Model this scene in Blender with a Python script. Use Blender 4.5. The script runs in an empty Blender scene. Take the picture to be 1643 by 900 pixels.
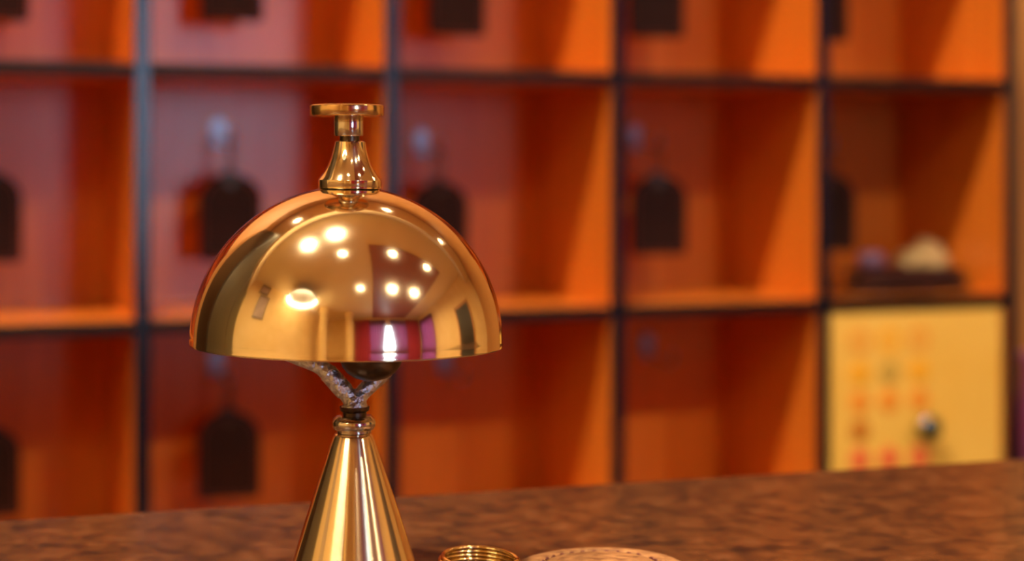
import bpy, bmesh, math, random
from mathutils import Vector, Matrix, noise
S = bpy.context.scene
COL = S.collection
random.seed(7)
# ------------------------------------------------------------------ camera, world, exposure
F = 2780.0                      # focal length in pixels of the 1643x900 frame
CT = 1.05                       # counter top height
H = CT + 0.115                  # eye height
HZ = 264.0                      # horizon row
cam = bpy.data.cameras.new('camera'); camo = bpy.data.objects.new('camera', cam); COL.objects.link(camo)
camo.location = (0, 0, H); camo.rotation_euler = (math.pi/2, 0, 0)
cam.sensor_width = 36; cam.lens = 36*F/1643; cam.shift_y = -(450-HZ)/1643
cam.clip_start = 0.01
cam.dof.use_dof = True; cam.dof.focus_distance = 0.455; cam.dof.aperture_fstop = 8.4
S.camera = camo
W = bpy.data.worlds.new('world'); S.world = W; W.use_nodes = True
bg = W.node_tree.nodes['Background']; bg.inputs[0].default_value = (0.48, 0.70, 1.0, 1); bg.inputs[1].default_value = 15.0
S.view_settings.view_transform = 'Standard'; S.view_settings.look = 'None'
S.view_settings.gamma = 1; S.view_settings.use_curve_mapping = False
S.view_settings.exposure = 0.18
S.cycles.caustics_reflective = False; S.cycles.caustics_refractive = False
S.cycles.sample_clamp_indirect = 6; S.cycles.max_bounces = 8
LAMP_MID = 130.0; LAMP_FAR = 1500.0; LAMP_DIM = 350.0; LAMP_KEY = 1500.0; LAMP_SOFFIT = 60.0
WARM = (1.0, 0.79, 0.51)

# ------------------------------------------------------------------ frames of reference
A = math.radians(20.5)
UX = Vector((math.cos(A), math.sin(A), 0)); WX = Vector((-math.sin(A), math.cos(A), 0))
O = Vector((-0.2131*1.33, 1.33, 0))
def R(u, w, z): return O + UX*u + WX*w + Vector((0, 0, z))
def ray(px, py): return Vector(((px-821.5)/F, 1.0, -(py-HZ)/F))
def on_w(px, py, w):                       # where a line of sight meets the plane w = const of the rack
    d = ray(px, py); c = Vector((0, 0, H)); t = (w - (c-O).dot(WX))/d.dot(WX)
    q = c + d*t - O
    return q.dot(UX), q.z
FRAME_R = Matrix.Translation(O) @ Matrix.Rotation(A, 4, 'Z')
B = math.radians(17.9)
P0 = Vector((-0.1663, 0.5629, 0))
FRAME_C = Matrix.Translation(P0) @ Matrix.Rotation(B, 4, 'Z')     # counter: x along its far edge, -y towards the guest

# ------------------------------------------------------------------ materials
def mat(name, color, rough=0.5, metal=0.0, spec=0.5, coat=0.0, coat_rough=0.1):
    m = bpy.data.materials.new(name); m.use_nodes = True
    b = m.node_tree.nodes['Principled BSDF']
    b.inputs['Base Color'].default_value = (*color, 1); b.inputs['Roughness'].default_value = rough
    b.inputs['Metallic'].default_value = metal; b.inputs['Specular IOR Level'].default_value = spec
    b.inputs['Coat Weight'].default_value = coat; b.inputs['Coat Roughness'].default_value = coat_rough
    return m
def noise_color(m, stops, scale=(1, 1, 1), nscale=5, detail=6, distort=0.0, bump=0.0, rough_var=None):
    nt = m.node_tree; N = nt.nodes; L = nt.links; b = N['Principled BSDF']
    tc = N.new('ShaderNodeTexCoord'); mp = N.new('ShaderNodeMapping'); mp.inputs['Scale'].default_value = scale
    nz = N.new('ShaderNodeTexNoise'); nz.inputs['Scale'].default_value = nscale; nz.inputs['Detail'].default_value = detail
    nz.inputs['Distortion'].default_value = distort
    cr = N.new('ShaderNodeValToRGB')
    L.new(tc.outputs['Object'], mp.inputs[0]); L.new(mp.outputs[0], nz.inputs['Vector']); L.new(nz.outputs['Fac'], cr.inputs[0])
    e = cr.color_ramp.elements
    e[0].position, e[0].color = stops[0][0], (*stops[0][1], 1)
    e[1].position, e[1].color = stops[-1][0], (*stops[-1][1], 1)
    for p, c in stops[1:-1]:
        x = e.new(p); x.color = (*c, 1)
    L.new(cr.outputs[0], b.inputs['Base Color'])
    if bump:
        bp = N.new('ShaderNodeBump'); bp.inputs['Strength'].default_value = bump; bp.inputs['Distance'].default_value = 0.002
        L.new(nz.outputs['Fac'], bp.inputs['Height']); L.new(bp.outputs[0], b.inputs['Normal'])
    if rough_var:
        mr = N.new('ShaderNodeMapRange'); mr.inputs[3].default_value, mr.inputs[4].default_value = rough_var
        L.new(nz.outputs['Fac'], mr.inputs[0]); L.new(mr.outputs[0], b.inputs['Roughness'])
    return m
def emit(name, color, strength):
    m = bpy.data.materials.new(name); m.use_nodes = True; b = m.node_tree.nodes['Principled BSDF']
    b.inputs['Base Color'].default_value = (*color, 1)
    b.inputs['Emission Color'].default_value = (*color, 1); b.inputs['Emission Strength'].default_value = strength
    return m

M = {}
M['wood'] = noise_color(mat('cherry_laminate', (0.6, 0.14, 0.02), 0.27, spec=0.6),
    [(0.3, (0.62, 0.155, 0.014)), (0.7, (0.72, 0.205, 0.022))], (30, 30, 1.5), 4, 4)
M['edge'] = mat('black_edge_strip', (0.008, 0.0065, 0.006), 0.4, spec=0.16)
M['edge_sheen'] = mat('black_edge_strip_blue_sheen', (0.005, 0.006, 0.013), 0.2, spec=0.5)  # black strip; some of the window's blue reflection is tinted into its colour
M['brass'] = noise_color(mat('polished_brass', (0.92, 0.76, 0.5), 0.05, 1.0),
    [(0.35, (0.94, 0.80, 0.54)), (0.65, (0.97, 0.84, 0.60))], (1, 1, 1), 60, 3, rough_var=(0.055, 0.115))
M['brass_turned'] = mat('turned_brass', (0.94, 0.79, 0.54), 0.17, 1.0)
_b = M['brass_turned'].node_tree.nodes['Principled BSDF']; _b.inputs['Anisotropic'].default_value = 0.9; _b.inputs['Anisotropic Rotation'].default_value = 0.25
_t = M['brass_turned'].node_tree.nodes.new('ShaderNodeTangent'); _t.direction_type = 'RADIAL'; _t.axis = 'Z'
M['brass_turned'].node_tree.links.new(_t.outputs[0], _b.inputs['Tangent'])
M['brass_dull'] = mat('satin_brass', (0.80, 0.56, 0.28), 0.16, 1.0)
M['gold_wire'] = mat('gold_wire', (0.90, 0.66, 0.28), 0.14, 1.0)
M['chrome'] = noise_color(mat('cast_chrome', (0.6, 0.62, 0.66), 0.28, 1.0),
    [(0.35, (0.58, 0.62, 0.72)), (0.65, (0.84, 0.90, 1.0))], (1, 1, 1), 700, 3, bump=0.6)
M['dark_metal'] = mat('dark_metal', (0.10, 0.07, 0.05), 0.32, 1.0)
M['nickel'] = mat('nickel', (0.72, 0.68, 0.62), 0.12, 1.0)
M['steel'] = mat('steel', (0.36, 0.36, 0.40), 0.34, 1.0)
M['granite'] = noise_color(mat('brown_granite', (0.2, 0.08, 0.03), 0.22, spec=0.5),
    [(0.30, (0.012, 0.009, 0.008)), (0.43, (0.048, 0.020, 0.010)), (0.55, (0.078, 0.029, 0.011)), (0.74, (0.125, 0.050, 0.021))], (1, 1, 1), 150, 5, 0.0)
M['counter_wood'] = noise_color(mat('counter_wood', (0.2, 0.07, 0.02), 0.4), [(0.3, (0.16, 0.05, 0.015)), (0.7, (0.26, 0.09, 0.03))], (2, 20, 2), 5)
M['leather_dark'] = noise_color(mat('dark_leather', (0.03, 0.012, 0.008), 0.6, spec=0.15), [(0.3, (0.016, 0.005, 0.004)), (0.7, (0.032, 0.010, 0.006))], (1, 1, 1), 200, 4, bump=0.3)
M['leather_tan'] = noise_color(mat('tan_leather', (0.4, 0.2, 0.08), 0.5, spec=0.3), [(0.3, (0.13, 0.05, 0.022)), (0.7, (0.36, 0.18, 0.075))], (1, 1, 1), 350, 5, bump=0.4)
M['thread'] = mat('maroon_thread', (0.11, 0.02, 0.02), 0.7)
M['groove'] = mat('stitch_groove', (0.24, 0.085, 0.05), 0.7)
M['yellow'] = noise_color(mat('yellow_board', (0.8, 0.42, 0.06), 0.5), [(0.3, (0.80, 0.46, 0.075)), (0.7, (0.86, 0.53, 0.11))], (1, 1, 1), 12, 3)
M['wall'] = noise_color(mat('ochre_plaster', (0.8, 0.5, 0.16), 0.85), [(0.3, (0.82, 0.56, 0.21)), (0.7, (0.88, 0.63, 0.27))], (1, 1, 1), 3, 4)
M['ceil'] = mat('cream_ceiling', (0.86, 0.68, 0.38), 0.9)
M['floor'] = noise_color(mat('floor_tile', (0.35, 0.2, 0.1), 0.35), [(0.3, (0.28, 0.16, 0.08)), (0.7, (0.42, 0.26, 0.14))], (1, 1, 1), 6, 5)
M['backwall'] = noise_color(mat('wood_wall_panel', (0.4, 0.17, 0.05), 0.45), [(0.3, (0.42, 0.17, 0.04)), (0.7, (0.58, 0.26, 0.07))], (20, 20, 1), 4)
M['darkwood'] = noise_color(mat('dark_wood', (0.05, 0.03, 0.015), 0.4), [(0.3, (0.018, 0.012, 0.006)), (0.7, (0.036, 0.023, 0.011))], (15, 15, 1), 4)
M['curtain'] = mat('red_curtain', (0.42, 0.022, 0.045), 0.8)
M['redwood'] = noise_color(mat('red_brown_panel', (0.3, 0.07, 0.03), 0.5), [(0.3, (0.30, 0.075, 0.035)), (0.7, (0.40, 0.11, 0.05))], (3, 20, 3), 4)
v_ = bpy.data.materials.new('mauve_voile'); v_.use_nodes = True; nt = v_.node_tree; nt.nodes.clear()  # voile of the added sheers, spreads a purple glow around the window
o_ = nt.nodes.new('ShaderNodeOutputMaterial'); m1 = nt.nodes.new('ShaderNodeMixShader'); m2 = nt.nodes.new('ShaderNodeMixShader')
d_ = nt.nodes.new('ShaderNodeBsdfDiffuse'); t_ = nt.nodes.new('ShaderNodeBsdfTranslucent'); p_ = nt.nodes.new('ShaderNodeBsdfTransparent')
d_.inputs[0].default_value = (0.36, 0.10, 0.15, 1); t_.inputs[0].default_value = (0.38, 0.14, 0.24, 1); p_.inputs[0].default_value = (0.9, 0.55, 0.85, 1)
m1.inputs[0].default_value = 0.5; m2.inputs[0].default_value = 0.03
nt.links.new(d_.outputs[0], m1.inputs[1]); nt.links.new(t_.outputs[0], m1.inputs[2]); nt.links.new(m1.outputs[0], m2.inputs[1]); nt.links.new(p_.outputs[0], m2.inputs[2]); nt.links.new(m2.outputs[0], o_.inputs[0]); M['voile'] = v_
M['frame'] = mat('picture_frame', (0.14, 0.07, 0.03), 0.4)
M['picture'] = noise_color(mat('picture_print', (0.42, 0.30, 0.25), 0.6), [(0.3, (0.36, 0.25, 0.2)), (0.7, (0.5, 0.36, 0.28))], (1, 1, 1), 3)
M['white'] = mat('white_paint', (0.8, 0.78, 0.72), 0.5)
M['lens_mid'] = emit('lamp_lens_soft', WARM, LAMP_MID)
M['lens_dim'] = emit('lamp_lens_dim', WARM, LAMP_DIM)
M['lens_far'] = emit('lamp_lens', WARM, LAMP_FAR)
M['lens_key'] = emit('lamp_lens_strong', WARM, LAMP_KEY)
M['lens_soffit'] = emit('lamp_lens_weak', WARM, LAMP_SOFFIT)
M['ring_tube'] = emit('ring_tube', (1.0, 0.83, 0.55), 34)
M['purple'] = mat('purple_glaze', (0.45, 0.14, 0.50), 0.3)
M['paper'] = noise_color(mat('pale_paper', (0.75, 0.55, 0.3), 0.75), [(0.3, (0.42, 0.29, 0.13)), (0.7, (0.60, 0.42, 0.21))], (1, 1, 1), 60, 4)
M['mauve'] = mat('mauve_plastic', (0.16, 0.09, 0.17), 0.3)
g = bpy.data.materials.new('window_glass'); g.use_nodes = True; nt = g.node_tree; nt.nodes.clear()
out = nt.nodes.new('ShaderNodeOutputMaterial'); mx = nt.nodes.new('ShaderNodeMixShader'); tr = nt.nodes.new('ShaderNodeBsdfTransparent'); gl = nt.nodes.new('ShaderNodeBsdfGlossy')
gl.inputs['Roughness'].default_value = 0.02; mx.inputs[0].default_value = 0.06
nt.links.new(tr.outputs[0], mx.inputs[1]); nt.links.new(gl.outputs[0], mx.inputs[2]); nt.links.new(mx.outputs[0], out.inputs[0]); M['glass'] = g

# ------------------------------------------------------------------ mesh helpers
def link(name, bm, m, parent=None, mtx=None, smooth=False, bevel=0.0, autosmooth=None):
    bmesh.ops.recalc_face_normals(bm, faces=bm.faces)
    me = bpy.data.meshes.new(name); bm.to_mesh(me); bm.free()
    if smooth:
        for p in me.polygons: p.use_smooth = True
        if autosmooth:
            me.set_sharp_from_angle(angle=math.radians(autosmooth))
    o = bpy.data.objects.new(name, me); COL.objects.link(o); me.materials.append(m if not isinstance(m, str) else M[m])
    if mtx is not None: o.matrix_local = mtx
    if parent is not None: o.parent = parent
    if bevel:
        md = o.modifiers.new('bevel', 'BEVEL'); md.width = bevel; md.segments = 2; md.limit_method = 'ANGLE'
    return o
def empty(name, mtx): 
    o = bpy.data.objects.new(name, None); COL.objects.link(o); o.matrix_local = mtx; o.empty_display_size = 0.03
    return o
def tag(o, label, cat, group=None):
    o['label'] = label; o['category'] = cat
    if group: o['group'] = group
    return o
def structure(o): o['kind'] = 'structure'; return o
def box(bm, x0, x1, y0, y1, z0, z1, mtx=None):
    v = [bm.verts.new((x, y, z)) for x in (x0, x1) for y in (y0, y1) for z in (z0, z1)]
    for f in ((0, 1, 3, 2), (4, 6, 7, 5), (0, 4, 5, 1), (2, 3, 7, 6), (0, 2, 6, 4), (1, 5, 7, 3)): bm.faces.new([v[i] for i in f])
    if mtx is not None:
        for q in v: q.co = mtx @ q.co
    return bm
def boxm(*a): return box(bmesh.new(), *a)
def lathe(bm, prof, n=64, c=(0, 0, 0), mtx=None):
    rings = []; c = Vector(c); nv = []
    for r, z in prof:
        if r < 1e-6:
            v = bm.verts.new(c + Vector((0, 0, z))); rings.append([v]); nv.append(v)
        else:
            ring = [bm.verts.new(c + Vector((r*math.cos(2*math.pi*i/n), r*math.sin(2*math.pi*i/n), z))) for i in range(n)]
            rings.append(ring); nv += ring
    for a, b in zip(rings, rings[1:]):
        for i in range(n):
            j = (i+1) % n
            if len(a) == 1 and len(b) == 1: continue
            if len(a) == 1: bm.faces.new((a[0], b[j], b[i]))
            elif len(b) == 1: bm.faces.new((a[i], a[j], b[0]))
            else: bm.faces.new((a[i], a[j], b[j], b[i]))
    if mtx is not None:
        for v in nv: v.co = mtx @ v.co
    return bm
def tube(bm, pts, rad, n=12, closed=False, cap=True, flat=1.0):
    pts = [Vector(p) for p in pts]; k = len(pts)
    if not isinstance(rad, (list, tuple)): rad = [rad]*k
    up = Vector((0, 0, 1)); prev = None; rings = []
    for i in range(k):
        a = pts[(i-1) % k] if (closed or i > 0) else pts[i]; b = pts[(i+1) % k] if (closed or i < k-1) else pts[i]
        t = (b-a).normalized()
        if prev is None:
            ref = up if abs(t.z) < 0.9 else Vector((0, 1, 0))
            x = t.cross(ref).normalized()
        else:
            x = (prev - t*prev.dot(t)).normalized()
        y = t.cross(x).normalized(); prev = x
        rings.append([bm.verts.new(pts[i] + x*(math.cos(2*math.pi*j/n)*rad[i]) + y*(math.sin(2*math.pi*j/n)*rad[i]*flat)) for j in range(n)])
    m = k if closed else k-1
    for i in range(m):
        a = rings[i]; b = rings[(i+1) % k]
        for j in range(n): bm.faces.new((a[j], a[(j+1) % n], b[(j+1) % n], b[j]))
    if not closed and cap:
        bm.faces.new(rings[0]); bm.faces.new(rings[-1])
    return bm
def spline(pts, m=8):
    P = [Vector(p) for p in pts]; out = []
    P = [P[0]*2-P[1]] + P + [P[-1]*2-P[-2]]
    for i in range(1, len(P)-2):
        for k in range(m):
            t = k/m
            out.append(0.5*((2*P[i]) + (P[i+1]-P[i-1])*t + (2*P[i-1]-5*P[i]+4*P[i+1]-P[i+2])*t*t + (3*P[i]-P[i-1]-3*P[i+1]+P[i+2])*t**3))
    out.append(P[-2]); return out
def prism(bm, outline, y0, y1, mtx=None):            # outline in (x, z), extruded along y
    a = [bm.verts.new((x, y0, z)) for x, z in outline]; b = [bm.verts.new((x, y1, z)) for x, z in outline]
    bm.faces.new(a); bm.faces.new(b[::-1]); n = len(a)
    for i in range(n): bm.faces.new((a[i], b[i], b[(i+1) % n], a[(i+1) % n]))
    if mtx is not None:
        for q in a+b: q.co = mtx @ q.co
    return bm

# ------------------------------------------------------------------ room
UL, UR, WF, WB, ZC = -2.4, 3.2, -5.0, 0.185, 2.8
structure(link('floor', boxm(UL, UR, WF, WB, -0.1, 0), 'floor', mtx=FRAME_R))
structure(link('ceiling', boxm(UL-0.1, UR+0.1, WF-0.1, WB+0.1, ZC, ZC+0.1), 'ceil', mtx=FRAME_R))
structure(link('wall_back', boxm(UL, UR, WB, WB+0.1, -0.1, ZC), 'backwall', mtx=FRAME_R))
structure(link('wall_left', boxm(UL-0.1, UL, WF, WB+0.1, -0.1, ZC), 'wall', mtx=FRAME_R))
W2 = (-4.75, -3.5, 0.9, 2.35)        # right-wall window added for pinkish sheen on the rack: w0, w1, z0, z1
bm = bmesh.new()
box(bm, UR, UR+0.1, WF, W2[0], -0.1, ZC); box(bm, UR, UR+0.1, W2[1], WB+0.1, -0.1, ZC); box(bm, UR, UR+0.1, W2[0], W2[1], -0.1, W2[2]); box(bm, UR, UR+0.1, W2[0], W2[1], W2[3], ZC)
structure(link('wall_right', bm, 'wall', mtx=FRAME_R))
w2 = structure(empty('window_added', FRAME_R @ Matrix.Translation((UR, W2[0], W2[2]))))
bm = bmesh.new(); _w, _h = W2[1]-W2[0], W2[3]-W2[2]
for a in ((0, .05, 0, _h), (_w-.05, _w, 0, _h), (.05, _w-.05, 0, .05), (.05, _w-.05, _h-.05, _h)): box(bm, .02, .08, a[0], a[1], a[2], a[3])
link('window_frame', bm, 'white', w2); link('window_pane', boxm(.048, .052, .05, _w-.05, .05, _h-.05), 'glass', w2)
lp = bpy.data.lights.new('sky_portal', 'AREA'); lp.shape = 'RECTANGLE'; lp.size = _h; lp.size_y = _w; lp.cycles.is_portal = True
po = bpy.data.objects.new('sky_portal', lp); COL.objects.link(po)
po.matrix_local = FRAME_R @ Matrix.Translation((UR+0.11, (W2[0]+W2[1])/2, (W2[2]+W2[3])/2)) @ Matrix.Rotation(math.pi/2, 4, 'Y')
WN = (-0.1, 2.2, 1.0, 2.35)        # the window's opening: u0, u1, z0, z1
bm = bmesh.new()
box(bm, UL-0.1, WN[0], WF-0.1, WF, -0.1, ZC); box(bm, WN[1], UR+0.1, WF-0.1, WF, -0.1, ZC)
box(bm, WN[0], WN[1], WF-0.1, WF, -0.1, WN[2]); box(bm, WN[0], WN[1], WF-0.1, WF, WN[3], ZC)
structure(link('wall_front', bm, 'wall', mtx=FRAME_R))
win = structure(empty('window_1', FRAME_R @ Matrix.Translation((WN[0], WF, WN[2]))))
ww, wh = WN[1]-WN[0], WN[3]-WN[2]
bm = bmesh.new()
for a in ((0, .06, 0, wh), (ww-.06, ww, 0, wh), (.06, ww-.06, 0, .06), (.06, ww-.06, wh-.06, wh), (ww/2-.03, ww/2+.03, .06, wh-.06)): box(bm, a[0], a[1], -0.08, -0.02, a[2], a[3])
link('window_frame', bm, 'white', win)
for i in range(2):
    x0 = .06 + i*(ww/2-.03); link('window_pane', boxm(x0, x0+ww/2-.09, -0.052, -0.048, .06, wh-.06), 'glass', win)
link('window_sill', boxm(-0.03, ww+.03, 0.0, 0.02, -0.03, 0.0), 'white', win)
lp = bpy.data.lights.new('sky_portal', 'AREA'); lp.shape = 'RECTANGLE'; lp.size = ww; lp.size_y = wh; lp.cycles.is_portal = True
po = bpy.data.objects.new('sky_portal', lp); COL.objects.link(po)
po.matrix_local = FRAME_R @ Matrix.Translation(((WN[0]+WN[1])/2, WF-0.11, (WN[2]+WN[3])/2)) @ Matrix.Rotation(math.pi/2, 4, 'X')
structure(link('baseboard_front', boxm(UL, UR, WF, WF+0.02, 0, 0.1), 'darkwood', mtx=FRAME_R))
structure(link('baseboard_left', boxm(UL, UL+0.02, WF+0.02, -0.45, 0, 0.1), 'darkwood', mtx=FRAME_R))
# soffit above the rack
structure(link('trim_1', boxm(UL, UR, -0.28, WB, 2.42, ZC), 'ceil', mtx=FRAME_R))
# door in the right wall
dr = structure(empty('door_1', FRAME_R @ Matrix.Translation((UR, -1.75, 0))))
link('door_leaf', boxm(-0.05, 0, 0, 0.85, 0.005, 2.05), 'darkwood', dr)
bm = bmesh.new(); box(bm, -0.07, 0, -0.08, 0, 0, 2.13); box(bm, -0.07, 0, 0.85, 0.93, 0, 2.13); box(bm, -0.07, 0, 0, 0.85, 2.05, 2.13)
link('door_frame', bm, 'backwall', dr)
bm = bmesh.new(); tube(bm, [(-0.05, 0.07, 1.0), (-0.1, 0.07, 1.0), (-0.1, 0.18, 1.0)], 0.009, 10); link('door_handle', bm, 'brass_dull', dr)
# columns on the guests' side
for i, (u, w, r) in enumerate(((-1.75, -3.5, 0.16), (-0.9, -4.3, 0.16))):
    bm = bmesh.new(); lathe(bm, [(0, 0), (r+.06, 0), (r+.06, .2), (r, .24), (r, 2.55), (r+.05, 2.62), (r+.05, ZC), (0, ZC)], 40)
    structure(link('column_%d' % (i+1), bm, 'wall', mtx=FRAME_R @ Matrix.Translation((u, w, 0)), smooth=True, autosmooth=40))
# curtains
def curtain(u0, u1, z0, z1, label, m='curtain', off=0.14, name='curtain', grp='red curtains at the window', tie=None, mtx=FRAME_R, y0=WF):
    bm = bmesh.new(); n = 90; rows = []
    for z in [z0+(z1-z0)*q/12 for q in range(13)]:
        e = 0.0 if tie is None else tie*max(0.0, min(1.0, (2.2-z)/1.1))      # inner edge drawn aside towards the sill
        a, b = (u0, u1-e) if tie is None or tie > 0 and u0 < 0.5 else (u0+e, u1)
        rows.append([bm.verts.new((a+(b-a)*i/n, y0+off+0.028*math.sin((u1-u0)*i/n*48)+0.012*math.sin(i*1.7), z)) for i in range(n+1)])
    for a, b in zip(rows, rows[1:]):
        for i in range(n): bm.faces.new((a[i], a[i+1], b[i+1], b[i]))
    o = link(name, bm, m, mtx=mtx, smooth=True)
    md = o.modifiers.new('thickness', 'SOLIDIFY'); md.thickness = 0.006
    return tag(o, label, 'curtain', grp)
curtain(-0.75, 0.02, 0.02, 2.60, 'red curtain left of the bright window')
curtain(2.1, 3.1, 0.02, 2.60, 'red curtain right of the bright window')
curtain(-0.02, 0.88, 0.05, 2.58, 'added sheer mauve curtain over the left part of the window', 'voile', 0.065, 'added_sheer', 'added sheer curtains at the windows', .16)  # sheers added to soften the window's reflection in the dome to purple
curtain(1.16, 2.14, 0.05, 2.58, 'added sheer mauve curtain over the right part of the window', 'voile', 0.065, 'added_sheer', 'added sheer curtains at the windows', .16)
curtain(-0.03, 1.30, 0.6, 2.55, 'added sheer mauve curtain over the added window in the right wall', 'voile', 0.05, 'added_sheer', 'added sheer curtains at the windows', None, FRAME_R @ Matrix.Translation((UR, -4.75, 0)) @ Matrix.Rotation(math.pi/2, 4, 'Z'), 0.0)
structure(link('trim_2', boxm(0.2, 2.15, WF, -1.25, ZC-0.04, ZC), 'redwood', mtx=FRAME_R))
bm = bmesh.new(); tube(bm, [(-0.85, WF+0.12, 2.63), (3.15, WF+0.12, 2.63)], 0.02, 12)
for e in (-0.85, 3.14): box(bm, e-0.02, e+0.02, WF, WF+0.14, 2.61, 2.65)
tag(link('curtain_rod', bm, 'brass_dull', mtx=FRAME_R), 'long brass rod carrying the red curtains', 'curtain rod')
# pictures on the left wall
for k, (w, z, hw, hh, lab) in enumerate(((-0.95, 2.60, 0.19, 0.14, 'small framed picture hung high on the left wall'), (-1.08, 2.10, 0.20, 0.32, 'tall framed picture under the small one on the left wall'))):
    t = empty('picture', FRAME_R @ Matrix.Translation((UL, w, z)))
    tag(t, lab, 'picture', 'pictures on the left wall')
    bm = bmesh.new()
    box(bm, 0, .03, -hw, -hw+.03, -hh, hh); box(bm, 0, .03, hw-.03, hw, -hh, hh); box(bm, 0, .03, -hw+.03, hw-.03, -hh, -hh+.03); box(bm, 0, .03, -hw+.03, hw-.03, hh-.03, hh)
    link('picture_frame', bm, 'frame', t); link('print', boxm(0, .015, -hw+.03, hw-.03, -hh+.03, hh-.03), 'picture', t)
# tall dark cupboard left of the rack
t = empty('cupboard', FRAME_R @ Matrix.Translation((-2.05, -0.40, 0)))
tag(t, 'tall dark wooden cupboard left of the key rack', 'cupboard')
link('body', boxm(0, 1.45, 0.02, 0.57, 0, 2.1), 'darkwood', t, bevel=0.004)
for i in range(2):
    d = link('door', boxm(0.01+i*.72, 0.72+i*.72, 0, 0.02, 0.05, 2.08), 'darkwood', t, bevel=0.003)
    bm = bmesh.new(); lathe(bm, [(0, 0), (.008, 0), (.008, .015), (.016, .022), (.014, .032), (0, .036)], 20, mtx=Matrix.Translation((0.66+i*.13, 0, 1.05)) @ Matrix.Rotation(math.pi/2, 4, 'X'))
    link('knob', bm, 'brass_dull', d, smooth=True)

# ceiling lights
def ceiling_light(u, w, z, lens, label, group, r=0.05):
    t = empty('ceiling_light', FRAME_R @ Matrix.Translation((u, w, z))); tag(t, label, 'lamp', group)
    bm = bmesh.new(); lathe(bm, [(r, 0), (r+.022, 0), (r+.022, -.008), (r+.006, -.014), (r, -.012), (r, 0)], 40); link('trim_ring', bm, 'white', t, smooth=True, autosmooth=50)
    bm = bmesh.new(); lathe(bm, [(0, -.007), (r*.6, -.006), (r-.001, -.002)], 32); link('lens', bm, lens, t, smooth=True)
nm = ['left', 'middle', 'right']
for i, u in enumerate((-0.31, 0.64, 1.60)): ceiling_light(u, -1.42, ZC-(.04 if i > 0 else 0), 'lens_mid', 'round recessed ceiling spot, %s one of the nearer row' % nm[i], 'recessed ceiling spots')
for i, u in enumerate((-0.17, 0.77, 1.61)): ceiling_light(u, -2.66, ZC-(.04 if i > 0 else 0), 'lens_far' if i > 0 else 'lens_dim', 'round recessed ceiling spot, %s one of the farther row' % nm[i], 'recessed ceiling spots')
for i, u in enumerate((-0.75, -0.25)): ceiling_light(u, -0.86, ZC, 'lens_key', 'bright recessed ceiling spot above the counter, %s one of the pair' % ['left', 'right'][i], 'recessed ceiling spots')
for i, u in enumerate((-0.45, 0.56, 1.5)): ceiling_light(u, -0.12, 2.42, 'lens_soffit', 'small recessed spot above the key rack, %s one of three' % nm[i], 'recessed ceiling spots', 0.04)
t = empty('ring_lamp', FRAME_R @ Matrix.Translation((-1.75, -2.15, 2.52))); tag(t, 'large round ceiling lamp with a glowing curved tube and grey dish', 'lamp')
bm = bmesh.new(); lathe(bm, [(0, .06), (.38, .05), (.45, 0.0), (.46, .01), (.40, .07), (0, .08)], 48); link('dish', bm, 'steel', t, smooth=True)
bm = bmesh.new(); tube(bm, [(.45*math.cos(math.radians(217+a)), .45*math.sin(math.radians(217+a)), -.03) for a in range(-95, 96, 5)], 0.026, 12); link('glowing_tube', bm, 'ring_tube', t, smooth=True)
bm = bmesh.new(); tube(bm, [(0, 0, .07), (0, 0, ZC-2.52)], 0.012, 10); link('stem', bm, 'steel', t)

# ------------------------------------------------------------------ reception counter
cn = empty('reception_counter', FRAME_C); tag(cn, 'reception counter with a polished speckled brown granite top', 'counter')
link('worktop', boxm(-1.25, 1.9, -0.62, 0, CT-0.04, CT), 'granite', cn, bevel=0.004)
link('front_panel', boxm(-1.2, 1.85, -0.55, -0.05, 0, CT-0.04), 'counter_wood', cn)

# ------------------------------------------------------------------ back cabinet
BC = H - 0.3230 - 0.0065
t = empty('back_cabinet', FRAME_R @ Matrix.Translation((-0.45, -0.25, 0))); tag(t, 'low wooden back cabinet carrying the key rack', 'cabinet')
link('body', boxm(0, 1.9, 0.02, 0.43, 0, BC-0.03), 'wood', t); link('top', boxm(-0.01, 1.91, -0.01, 0.43, BC-0.03, BC), 'edge', t, bevel=0.002)
for i in range(4):
    d = link('door', boxm(.01+i*.473, .465+i*.473, 0, 0.02, .06, BC-.04), 'wood', t, bevel=0.002)
    bm = bmesh.new(); tube(bm, [(.06+i*.473, 0, .6), (.06+i*.473, -.025, .6), (.06+i*.473, -.025, .72), (.06+i*.473, 0, .72)], .005, 8); link('handle', bm, 'steel', d)

# ------------------------------------------------------------------ key rack
PW = 0.1995; TH = 0.0125; DP = 0.175
ZS = [H-0.3230, H-0.1249, H+0.0732, H+0.2712]
US = [PW*i for i in range(-2, 5)]
rk = empty('key_rack', FRAME_R @ Matrix.Translation((0, 0, BC))); tag(rk, 'orange cherry wood key rack of square pigeonholes with black edges', 'rack')
link('back_panel', boxm(US[0]-TH/2, US[-1]+TH/2, DP, DP+0.009, 0, ZS[3]-BC+TH/2), 'wood', rk)
for u in US:
    p = link('upright', boxm(u-TH/2, u+TH/2, 0.003, DP, 0, ZS[3]-BC+TH/2), 'wood', rk)
    link('edge_strip', boxm(u-TH/2, u+TH/2, 0, 0.003, 0, ZS[3]-BC+TH/2), 'edge_sheen', p, bevel=0.001)
for u in US[:-1]:
    for z in ZS:
        z -= BC
        p = link('shelf', boxm(u+TH/2, u+PW-TH/2, 0.005, DP, z-TH/2+.001, z+TH/2-.001), 'wood', rk)
        link('edge_strip', boxm(u+TH/2, u+PW-TH/2, 0.002, 0.005, z-TH/2+.001, z+TH/2-.001), 'edge', p, bevel=0.001)

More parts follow.
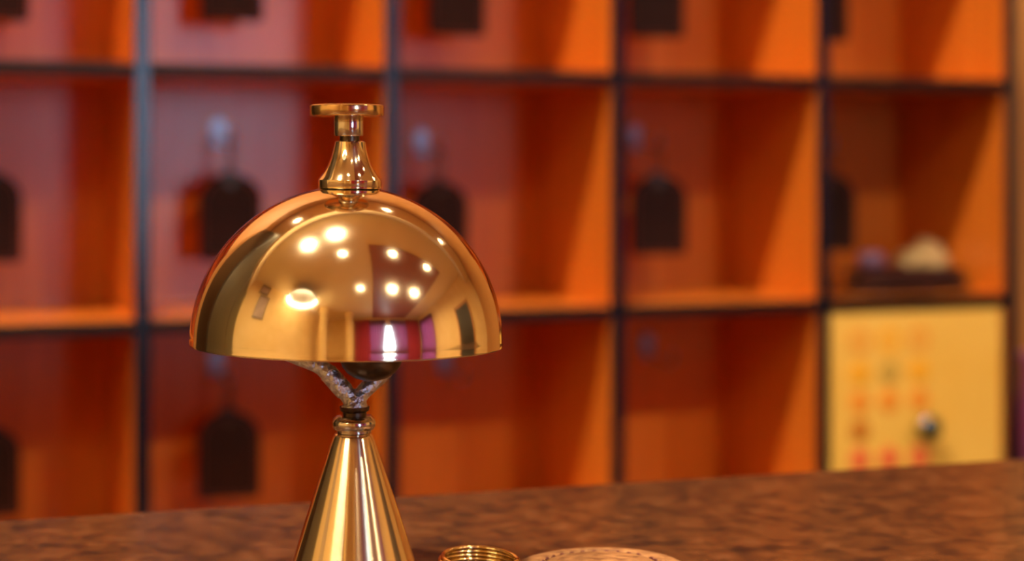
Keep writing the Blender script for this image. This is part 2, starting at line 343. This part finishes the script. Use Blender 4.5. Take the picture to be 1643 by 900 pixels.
# hooks: plate on the back panel, an arm that comes forward with an upturned tip
HOOK_L = 0.055
def hook(u, z):
    bm = bmesh.new()
    m = Matrix.Translation((u, DP, z-BC)) @ Matrix.Rotation(math.pi/2, 4, 'X')
    lathe(bm, [(0, 0), (.0045, 0), (.0045, .002), (.0035, .0035), (0, .004)], 24, mtx=m)
    o = link('hook', bm, 'steel', rk, smooth=True, autosmooth=40); o['label'] = 'silver coat-hook style key hook'
    bm = bmesh.new(); prism(bm, [(u-.0055, z-BC-.011), (u+.0055, z-BC-.011), (u+.006, z-BC+.009), (u, z-BC+.013), (u-.006, z-BC+.009)], DP-.003, DP)
    tube(bm, spline([(u, DP-.003, z-BC-.004), (u, DP-.03, z-BC-.008), (u, DP-HOOK_L, z-BC-.011), (u, DP-HOOK_L-.005, z-BC-.004), (u, DP-HOOK_L-.004, z-BC+.002)], 6), .0016, 8)
    h = bm
    o2 = link('hook_arm', h, 'steel', o)
    return o

# a room key: ring, key and arched leather tag; origin where the ring hangs on the hook
FW, FH, FT = 0.0535, 0.074, 0.006
def arch(w, h, n=18):
    r = w/2; rt = r*0.86
    pts = [(-r+.004, -h), (r-.004, -h), (r-.001, -h+.001), (r, -h+.004)]
    for i in range(n+1):
        a = math.pi*i/n; pts.append((r*math.cos(a), -rt+rt*math.sin(a)))
    pts += [(-r, -h+.004), (-r+.001, -h+.001)]
    return pts
def make_key():
    k = empty('room_key', Matrix.Identity(4))
    bm = bmesh.new(); tube(bm, [(0, .011*math.sin(i*math.pi/12), -.010+.011*math.cos(i*math.pi/12)) for i in range(24)], .0009, 8, closed=True)
    link('key_ring', bm, 'dark_metal', k, smooth=True)
    bm = bmesh.new(); zt = -.0235
    prism(bm, [(x, z+zt) for x, z in arch(FW, FH)], -FT/2, FT/2)
    f = link('leather_tag', bm, 'leather_dark', k, bevel=0.0015)
    bm = bmesh.new(); pts = [(x*.86, -FT/2-.0003, zt-.004+(z)*.90) for x, z in arch(FW, FH)]
    tube(bm, pts, .0006, 6, closed=True); link('stitching', bm, 'thread', f)
    bm = bmesh.new(); lathe(bm, [(.0022, -.0036), (.0042, -.0036), (.0042, .0036), (.0022, .0036), (.0022, -.0036)], 20, mtx=Matrix.Translation((0, 0, zt-.007)) @ Matrix.Rotation(math.pi/2, 4, 'X'))
    link('grommet', bm, 'dark_metal', f, smooth=True, autosmooth=40)
    # key hanging behind the tag
    bm = bmesh.new(); y0, y1 = .0050, .0070
    bow = [(.009*math.cos(a*math.pi/10), -.029+.009*math.sin(a*math.pi/10)) for a in range(20)]
    prism(bm, bow, y0, y1)
    prism(bm, [(-.003, -.037), (-.003, -.066), (0, -.069), (.003, -.066), (.0045, -.062), (.003, -.058), (.0045, -.053), (.003, -.049), (.003, -.037)], y0+.0002, y1-.0002)
    link('key', bm, 'dark_metal', k)
    return k
def copy_tree(o, parent=None):
    c = o.copy(); COL.objects.link(c)
    if parent is not None: c.parent = parent
    for ch in o.children: copy_tree(ch, c)
    return c
proto = None; first_used = False
HW = DP - HOOK_L                       # the plane the tags hang in
def hang(px, py_bottom, label, dx_hook=0.0, hook_pos=None, tilt=0.0):
    global proto, first_used
    u, zb = on_w(px, py_bottom, HW)
    zhang = zb + FH + .0235
    if proto is None: proto = make_key(); k = proto
    else: k = copy_tree(proto)
    k.matrix_local = FRAME_R @ Matrix.Translation((u, HW, zhang)) @ Matrix.Rotation(tilt, 4, 'Z')
    tag(k, label, 'key', 'room keys with leather tags in the rack')
    hook(u, zhang + .011 + .0005)
T = 'dark arched key tag in the '
hang(-8, 33, T+'top row, at the upper left corner of the photo', tilt=.08)
hang(372, 34, T+'top row, up and left of the bell button', tilt=-.05)
hang(733, 57, T+'top row, up and right of the bell button', tilt=.04)
hang(1053, 60, T+'top row, second from the right end', tilt=-.12)
hang(1322, 66, T+'top row, rightmost, half behind an upright', tilt=.05)
hang(-20, 421, T+'middle row, at the left edge', tilt=.05)
hang(370, 418, T+'middle row, behind the dome\'s left shoulder', tilt=-.03)
hang(705, 425, T+'middle row, behind the dome\'s right shoulder', tilt=.05)
hang(1057, 408, T+'middle row right of the bell, fully in view', tilt=-.1)
hang(1333, 403, T+'middle row, above the loose items and yellow board', tilt=.04)
hang(-22, 830, T+'bottom row, at the left edge', tilt=.03)
hang(367, 799, T+'bottom row, left of the bell foot', tilt=-.05)
for px, py in ((712, 580), (1037, 555)): hook(*on_w(px, py, DP))

# yellow board filling the bottom right pigeonhole
ub = US[-2]+TH/2+.002
BWD = PW-TH-.004; BZ = ZS[0]+TH/2
BH = ZS[1]-TH/2-.001-BZ-.001
t = empty('yellow_board', FRAME_R @ Matrix.Translation((ub, 0.004, BZ-.001))); tag(t, 'yellow board with rows of coloured round stickers in the bottom right pigeonhole', 'board')
link('panel', boxm(0, BWD, 0, 0.008, 0, BH), 'yellow', t, bevel=0.001)
cols = {'o': (0.82, 0.30, 0.03), 'y': (0.85, 0.40, 0.02), 'g': (0.55, 0.34, 0.06), 'r': (0.78, 0.16, 0.05), 'b': (0.55, 0.20, 0.02), 'd': (0.78, 0.34, 0.04)}
for k_, c_ in cols.items(): M['st_'+k_] = mat('sticker_'+k_, c_, 0.5)
grid = ['dyd', 'ygy', 'ooo', 'b..', 'rrr']; nmx = {'o': 'orange sticker', 'y': 'amber sticker', 'g': 'olive sticker', 'r': 'red sticker', 'b': 'brown sticker', 'd': 'dark orange sticker'}
for r_, (row, py) in enumerate(zip(grid, (545, 597, 643, 688, 735))):
    for ch, px in zip(row, (1379, 1426, 1475)):
        if ch == '.': continue
        u, z = on_w(px, py - (px-1425)*.05, 0.004)
        bm = bmesh.new(); m = Matrix.Translation((u-ub, 0, z-BZ+.001)) @ Matrix.Rotation(math.pi/2, 4, 'X')
        rr = .0105
        prof = [(0, 0), (rr, 0), (rr, .0008), (rr*.6, .001), (0, .001)] if r_ > 0 else [(rr*.55, 0), (rr*1.1, 0), (rr*1.1, .0008), (rr*.55, .0008), (rr*.55, 0)]
        lathe(bm, prof, 28, mtx=m); s = link('sticker', bm, 'st_'+ch, t); s['label'] = nmx[ch]
u, z = on_w(1479, 683, 0.004)
bm = bmesh.new(); m = Matrix.Translation((u-ub, 0, z-BZ+.001)) @ Matrix.Rotation(math.pi/2, 4, 'X')
lathe(bm, [(0, 0), (.006, 0), (.006, .008), (.0095, .011), (.0105, .015), (.008, .020), (0, .022)], 28, mtx=m)
M['green_dark'] = mat('dark_green_glass', (0.01, 0.028, 0.016), 0.12, coat=0.5)
kb = link('knob', bm, 'green_dark', t, smooth=True); kb['label'] = 'dark green glossy knob'
bm = bmesh.new(); lathe(bm, [(.0095, .0118), (.0115, .0125), (.0115, .0145), (.0105, .015)], 28, mtx=m)
link('knob_ring', bm, 'nickel', kb, smooth=True)

# loose items in the pigeonhole above the board
ZF = ZS[1]+TH/2-.001
def ushelf(px, w): return on_w(px, 300, w)[0]
bm = bmesh.new(); bmesh.ops.create_icosphere(bm, subdivisions=4, radius=1)
for v in bm.verts:
    d = v.co.normalized(); n1 = noise.noise(d*1.9); n2 = abs(noise.noise(d*4.2+Vector((3, 1, 7))))
    f = .86+.30*n1+.34*n2
    v.co = Vector((d.x*.026*f, d.y*.022*f, max(d.z*.019*f*(1.1 if d.x > -.2 else .8), -.008)))
zmin = min(v.co.z for v in bm.verts)
o = link('crumpled_paper', bm, 'paper', mtx=FRAME_R @ Matrix.Translation((ushelf(1487, .085), .095, ZF-zmin+.0185)))
tag(o, 'pale beige crumpled lump of paper on top of the dark tags', 'paper')
def flat_tag(px, w, rot, label, z=0.0, mtl='leather_dark', s=1.0):
    k = copy_tree(proto)
    k.matrix_local = FRAME_R @ Matrix.Translation((ushelf(px, w), w, ZF+z+.0075*s)) @ Matrix.Rotation(rot, 4, 'Z') @ Matrix.Rotation(-math.pi/2, 4, 'X') @ Matrix.Translation((0, 0, .055)) @ Matrix.Scale(s, 4)
    tag(k, label, 'key', 'loose keys with leather tags')
    for c in k.children:
        if c.name.startswith('key_ring'): c.matrix_local = Matrix.Translation((0, .0025, 0)) @ Matrix.Translation((0, 0, -.010)) @ Matrix.Rotation(math.pi/2, 4, 'Z') @ Matrix.Rotation(math.radians(86), 4, 'Y') @ Matrix.Translation((0, 0, .010))
    return k
flat_tag(1412, .045, 1.42, 'dark key tag lying flat at the left, lower one of the left pair')
flat_tag(1410, .052, 1.75, 'dark key tag lying flat at the left, upper one of the left pair', z=.0106)
flat_tag(1500, .060, -1.45, 'dark key tag lying flat at the right, lower one of the right pair')
flat_tag(1490, .066, -1.75, 'dark key tag lying flat at the right, directly under the pale paper', z=.0106)
# small mauve case at the left of the pile
bm = bmesh.new(); bmesh.ops.create_uvsphere(bm, u_segments=28, v_segments=16, radius=1)
for v in bm.verts:
    c = v.co; v.co = Vector((math.copysign(abs(c.x)**.7, c.x)*.017, math.copysign(abs(c.y)**.7, c.y)*.012, math.copysign(abs(c.z)**.75, c.z)*.0105))
o = link('small_case', bm, 'mauve', mtx=FRAME_R @ Matrix.Translation((ushelf(1398, .055), .055, ZF+.0215+.0085)) @ Matrix.Scale(.8, 4) @ Matrix.Rotation(.3, 4, 'Z'), smooth=True)
tag(o, 'small dull purple case resting on the left pair of dark tags, above the yellow board', 'case')
# purple vase beside the rack's right end
uv, _ = on_w(1659, 650, 0.06)
bm = bmesh.new(); lathe(bm, [(0, 0), (.013, 0), (.016, .02), (.0165, .07), (.0155, .10), (.013, .12), (.0135, .138), (.015, .146), (.0125, .145), (.011, .12), (.013, .09), (.013, .01), (0, .008)], 40)
o = link('vase', bm, 'purple', mtx=FRAME_R @ Matrix.Translation((uv, .06, BC)), smooth=True); tag(o, 'slim purple vase at the far right, beside the end of the key rack', 'vase')

# ------------------------------------------------------------------ reception bell
YB = 0.473; s = YB/F
CX = 567.0
bell = empty('reception_bell', Matrix.Translation(((CX-821.5)*s, YB, CT)))
tag(bell, 'polished brass reception bell with a push button on the granite counter', 'bell')
def zl(py): return (H-CT) - (py-HZ)*s
def xl(px): return (px-CX)*s
def prof(pts): return [(r*s, zl(y)) for r, y in pts]
# foot cone
bm = bmesh.new()
lathe(bm, prof([(0, 693), (24, 693), (30, 695), (32, 699), (37.5, 714), (44, 734), (51.5, 756), (59.5, 780), (68, 806), (78, 836), (88, 867), (98.5, 899), (106, 918), (114, 930), (119, 934), (120, 937), (119, 939.7), (0, 939.7)]), 128)
link('foot', bm, 'brass_turned', bell, smooth=True, autosmooth=50)
# bead and neck
bm = bmesh.new(); lathe(bm, prof([(0, 666), (20, 666), (28, 667), (33, 671), (35, 677), (34.5, 683), (32, 688), (28, 690), (28, 693), (0, 693)]), 96, c=(xl(568), 0, 0))
link('bead', bm, 'nickel', bell, smooth=True, autosmooth=60)
bm = bmesh.new(); lathe(bm, prof([(0, 652), (24, 652), (23, 658), (19, 661), (19, 666), (0, 666)]), 64, c=(xl(569), 0, 0))
link('neck', bm, 'dark_metal', bell, smooth=True, autosmooth=50)
# forked bracket
def P(px, py, dy=0.0): return Vector((xl(px), dy, zl(py)))
bm = bmesh.new()
la = spline([P(569, 655), P(568, 645), P(559, 634), P(544, 618), P(530, 602), P(516, 590), P(499, 583), P(480, 579, .001), P(455, 572, .003)], 7)
n = len(la); rad = []
for i in range(n):
    t_ = i/(n-1); rad.append(s*(22.5-8.5*min(1, t_/.25) + (1.5 if .3 < t_ < .55 else 0) - max(0, (t_-.55))*15))
tube(bm, la, rad, 16)
ra = spline([P(570, 655), P(572, 644), P(581, 631, .001), P(595, 618, .003), P(609, 606, .006), P(619, 595, .009), P(626, 580, .011)], 7)
n = len(ra); rad = [s*(21.5-8.5*min(1, (i/(n-1))/.3)) for i in range(n)]
tube(bm, ra, rad, 16)
fk = link('forked_bracket', bm, 'chrome', bell, smooth=True); fk['label'] = 'rough silver cast fork'
# rounded nut below the dome
bm = bmesh.new(); lathe(bm, prof([(0, 609), (12, 608), (26, 604), (38, 596), (46, 586), (50, 574), (51, 562), (46, 552), (0, 548)]), 64, c=(xl(597), -0.003, 0))
link('striker_nut', bm, 'dark_metal', bell, smooth=True)
# dome: an open shell
TILT = Matrix.Translation((xl(557), 0, zl(552))) @ Matrix.Rotation(math.radians(0.9), 4, 'Y') @ Matrix.Translation((0, 0, -zl(552)))
pts = []
RD = 249.5
outer = [(RD*math.sin(math.radians(a)), 548-RD*1.0*math.cos(math.radians(a))) for a in [8+82*i/40 for i in range(41)]]
outer = [(r, y) for r, y in outer]
inner = [(r-5, y+5 if r < 200 else y+3) for r, y in outer[::-1] if r > 40]
pts = [(20, 303)] + outer + [(RD+.5, 549.5), (RD, 552.5), (RD-4, 553)] + [(r, min(y, 551)) for r, y in inner] + [(20, 309)]
bm = bmesh.new(); lathe(bm, [(r*s, zl(y)) for r, y in pts], 192, mtx=TILT)
link('dome', bm, 'brass', bell, smooth=True, autosmooth=45)
# collar on the dome, plunger and push button
bm = bmesh.new(); lathe(bm, prof([(0, 226), (21, 226), (24.5, 227.5), (25.5, 234), (28, 245), (31, 255), (35, 264.5), (40.5, 275), (46, 283), (49.5, 287), (51, 289), (51, 300), (50, 302), (45, 304), (30, 310), (0, 310)]), 96, mtx=TILT)
link('collar', bm, 'brass', bell, smooth=True, autosmooth=35)
CBT = xl(559.5)
bm = bmesh.new(); lathe(bm, prof([(0, 217), (16, 217), (16, 227), (0, 227)]), 48, c=(xl(561), 0, 0)); pl = link('plunger', bm, 'dark_metal', bell, smooth=True, autosmooth=40)
bm = bmesh.new(); lathe(bm, prof([(0, 185), (22, 185), (23.5, 187), (23.5, 216), (22, 218.5), (0, 218.5)]), 64, c=(xl(559.5), 0, 0)); link('plunger_sleeve', bm, 'nickel', bell, smooth=True, autosmooth=40)
bm = bmesh.new(); lathe(bm, prof([(0, 166.5), (40, 167.2), (57, 168.2), (59.5, 170), (60, 173), (59.8, 184), (58.5, 186), (56, 186.8), (0, 186.8)]), 96, c=(xl(556.5), 0, 0), mtx=None); link('push_button', bm, 'brass_dull', bell, smooth=True, autosmooth=40)

# ------------------------------------------------------------------ key on the counter: coiled ring and tan leather tag
def on_counter(px, py, h=0.0):
    d = ray(px, py); t_ = (H-CT-h)/(-d.z); return d*t_
# ring
far = on_counter(772, 878, .0078)
kx = empty('room_key', Matrix.Translation((far.x, far.y-.0112, CT))); tag(kx, 'tan leather tag with coiled brass key ring lying on the counter beside the bell', 'key')
bm = bmesh.new(); RR = .0108; turns = 6; n = 40*turns
tube(bm, [((RR+.0006*math.sin(i*.05))*math.cos(2*math.pi*i/40), RR*math.sin(2*math.pi*i/40), .0008+.00108*i/40+.0006*math.sin(2*math.pi*i/40)) for i in range(n)], .00062, 10)
for v in bm.verts: v.co.z += (-.055*v.co.x)+.0007
link('coiled_ring', bm, 'gold_wire', kx, smooth=True)
# tag: arched end away from the camera, turned clockwise
fp = on_counter(956, 874, .0050) - Vector((far.x, far.y-.0112, 0))
TW, TL, TT = 0.0475, 0.072, 0.0046
mt = Matrix.Translation((fp.x, fp.y-TW/2*.95, 0)) @ Matrix.Rotation(math.radians(20), 4, 'Z') @ Matrix.Translation((0, TW/2, 0))
def arch2(w, l, inset=0.0, n=40):
    r = w/2-inset; c = -w/2; pts = []
    for i in range(n+1):
        a = math.pi*i/n; pts.append((r*math.cos(a), c+r*.92*math.sin(a)))
    return pts + [(-r, -l+inset), (r, -l+inset)]
bm = bmesh.new()
layers = [(0.0008, 0.0), (0.0, .0008), (0.0, TT-.0012), (.0008, TT-.0002), (.003, TT+.0004), (.0062, TT+.0004), (.0074, TT-.0004), (.0086, TT+.0004), (.012, TT+.0012), (.016, TT+.0016)]
rings = [[bm.verts.new((x, y, z)) for x, y in arch2(TW, TL, ins)] for ins, z in layers]
bm.faces.new(rings[0]); bm.faces.new(rings[-1]); k = len(rings[0])
for a, b in zip(rings, rings[1:]):
    for i in range(k): bm.faces.new((a[i], a[(i+1) % k], b[(i+1) % k], b[i]))
tg = link('leather_tag', bm, 'leather_tan', kx, mtx=mt, smooth=True, autosmooth=40)
bm = bmesh.new(); pa = arch2(TW, TL, .0074, 60)
dense = []
loop = pa + [pa[0]]
for (x0, y0), (x1, y1) in zip(loop, loop[1:]):
    L_ = math.hypot(x1-x0, y1-y0); m_ = max(1, int(L_/.0004))
    for j in range(m_): dense.append((x0+(x1-x0)*j/m_, y0+(y1-y0)*j/m_))
st = 8; i = 0
while i + 4 < len(dense):
    seg = dense[i:i+4]; tube(bm, [(x, y, TT-.0001+(.0004 if 0 < q < 3 else 0)) for q, (x, y) in enumerate(seg)], .0003, 6); i += st
link('stitching', bm, 'thread', tg)
# chain link between ring and tag (in front of both)
bm = bmesh.new(); a0 = Vector((.0095, -.0055, .0045)); b0 = mt @ Vector((-TW/2+.0035, -.030, TT+.0024))
tube(bm, spline([a0+Vector((-.002, .002, .001)), a0, a0+(b0-a0)*.5+Vector((0, 0, -.0005)), b0, b0+Vector((.002, 0, -.0015))], 8), .0008, 8)
link('link', bm, 'gold_wire', kx, smooth=True)
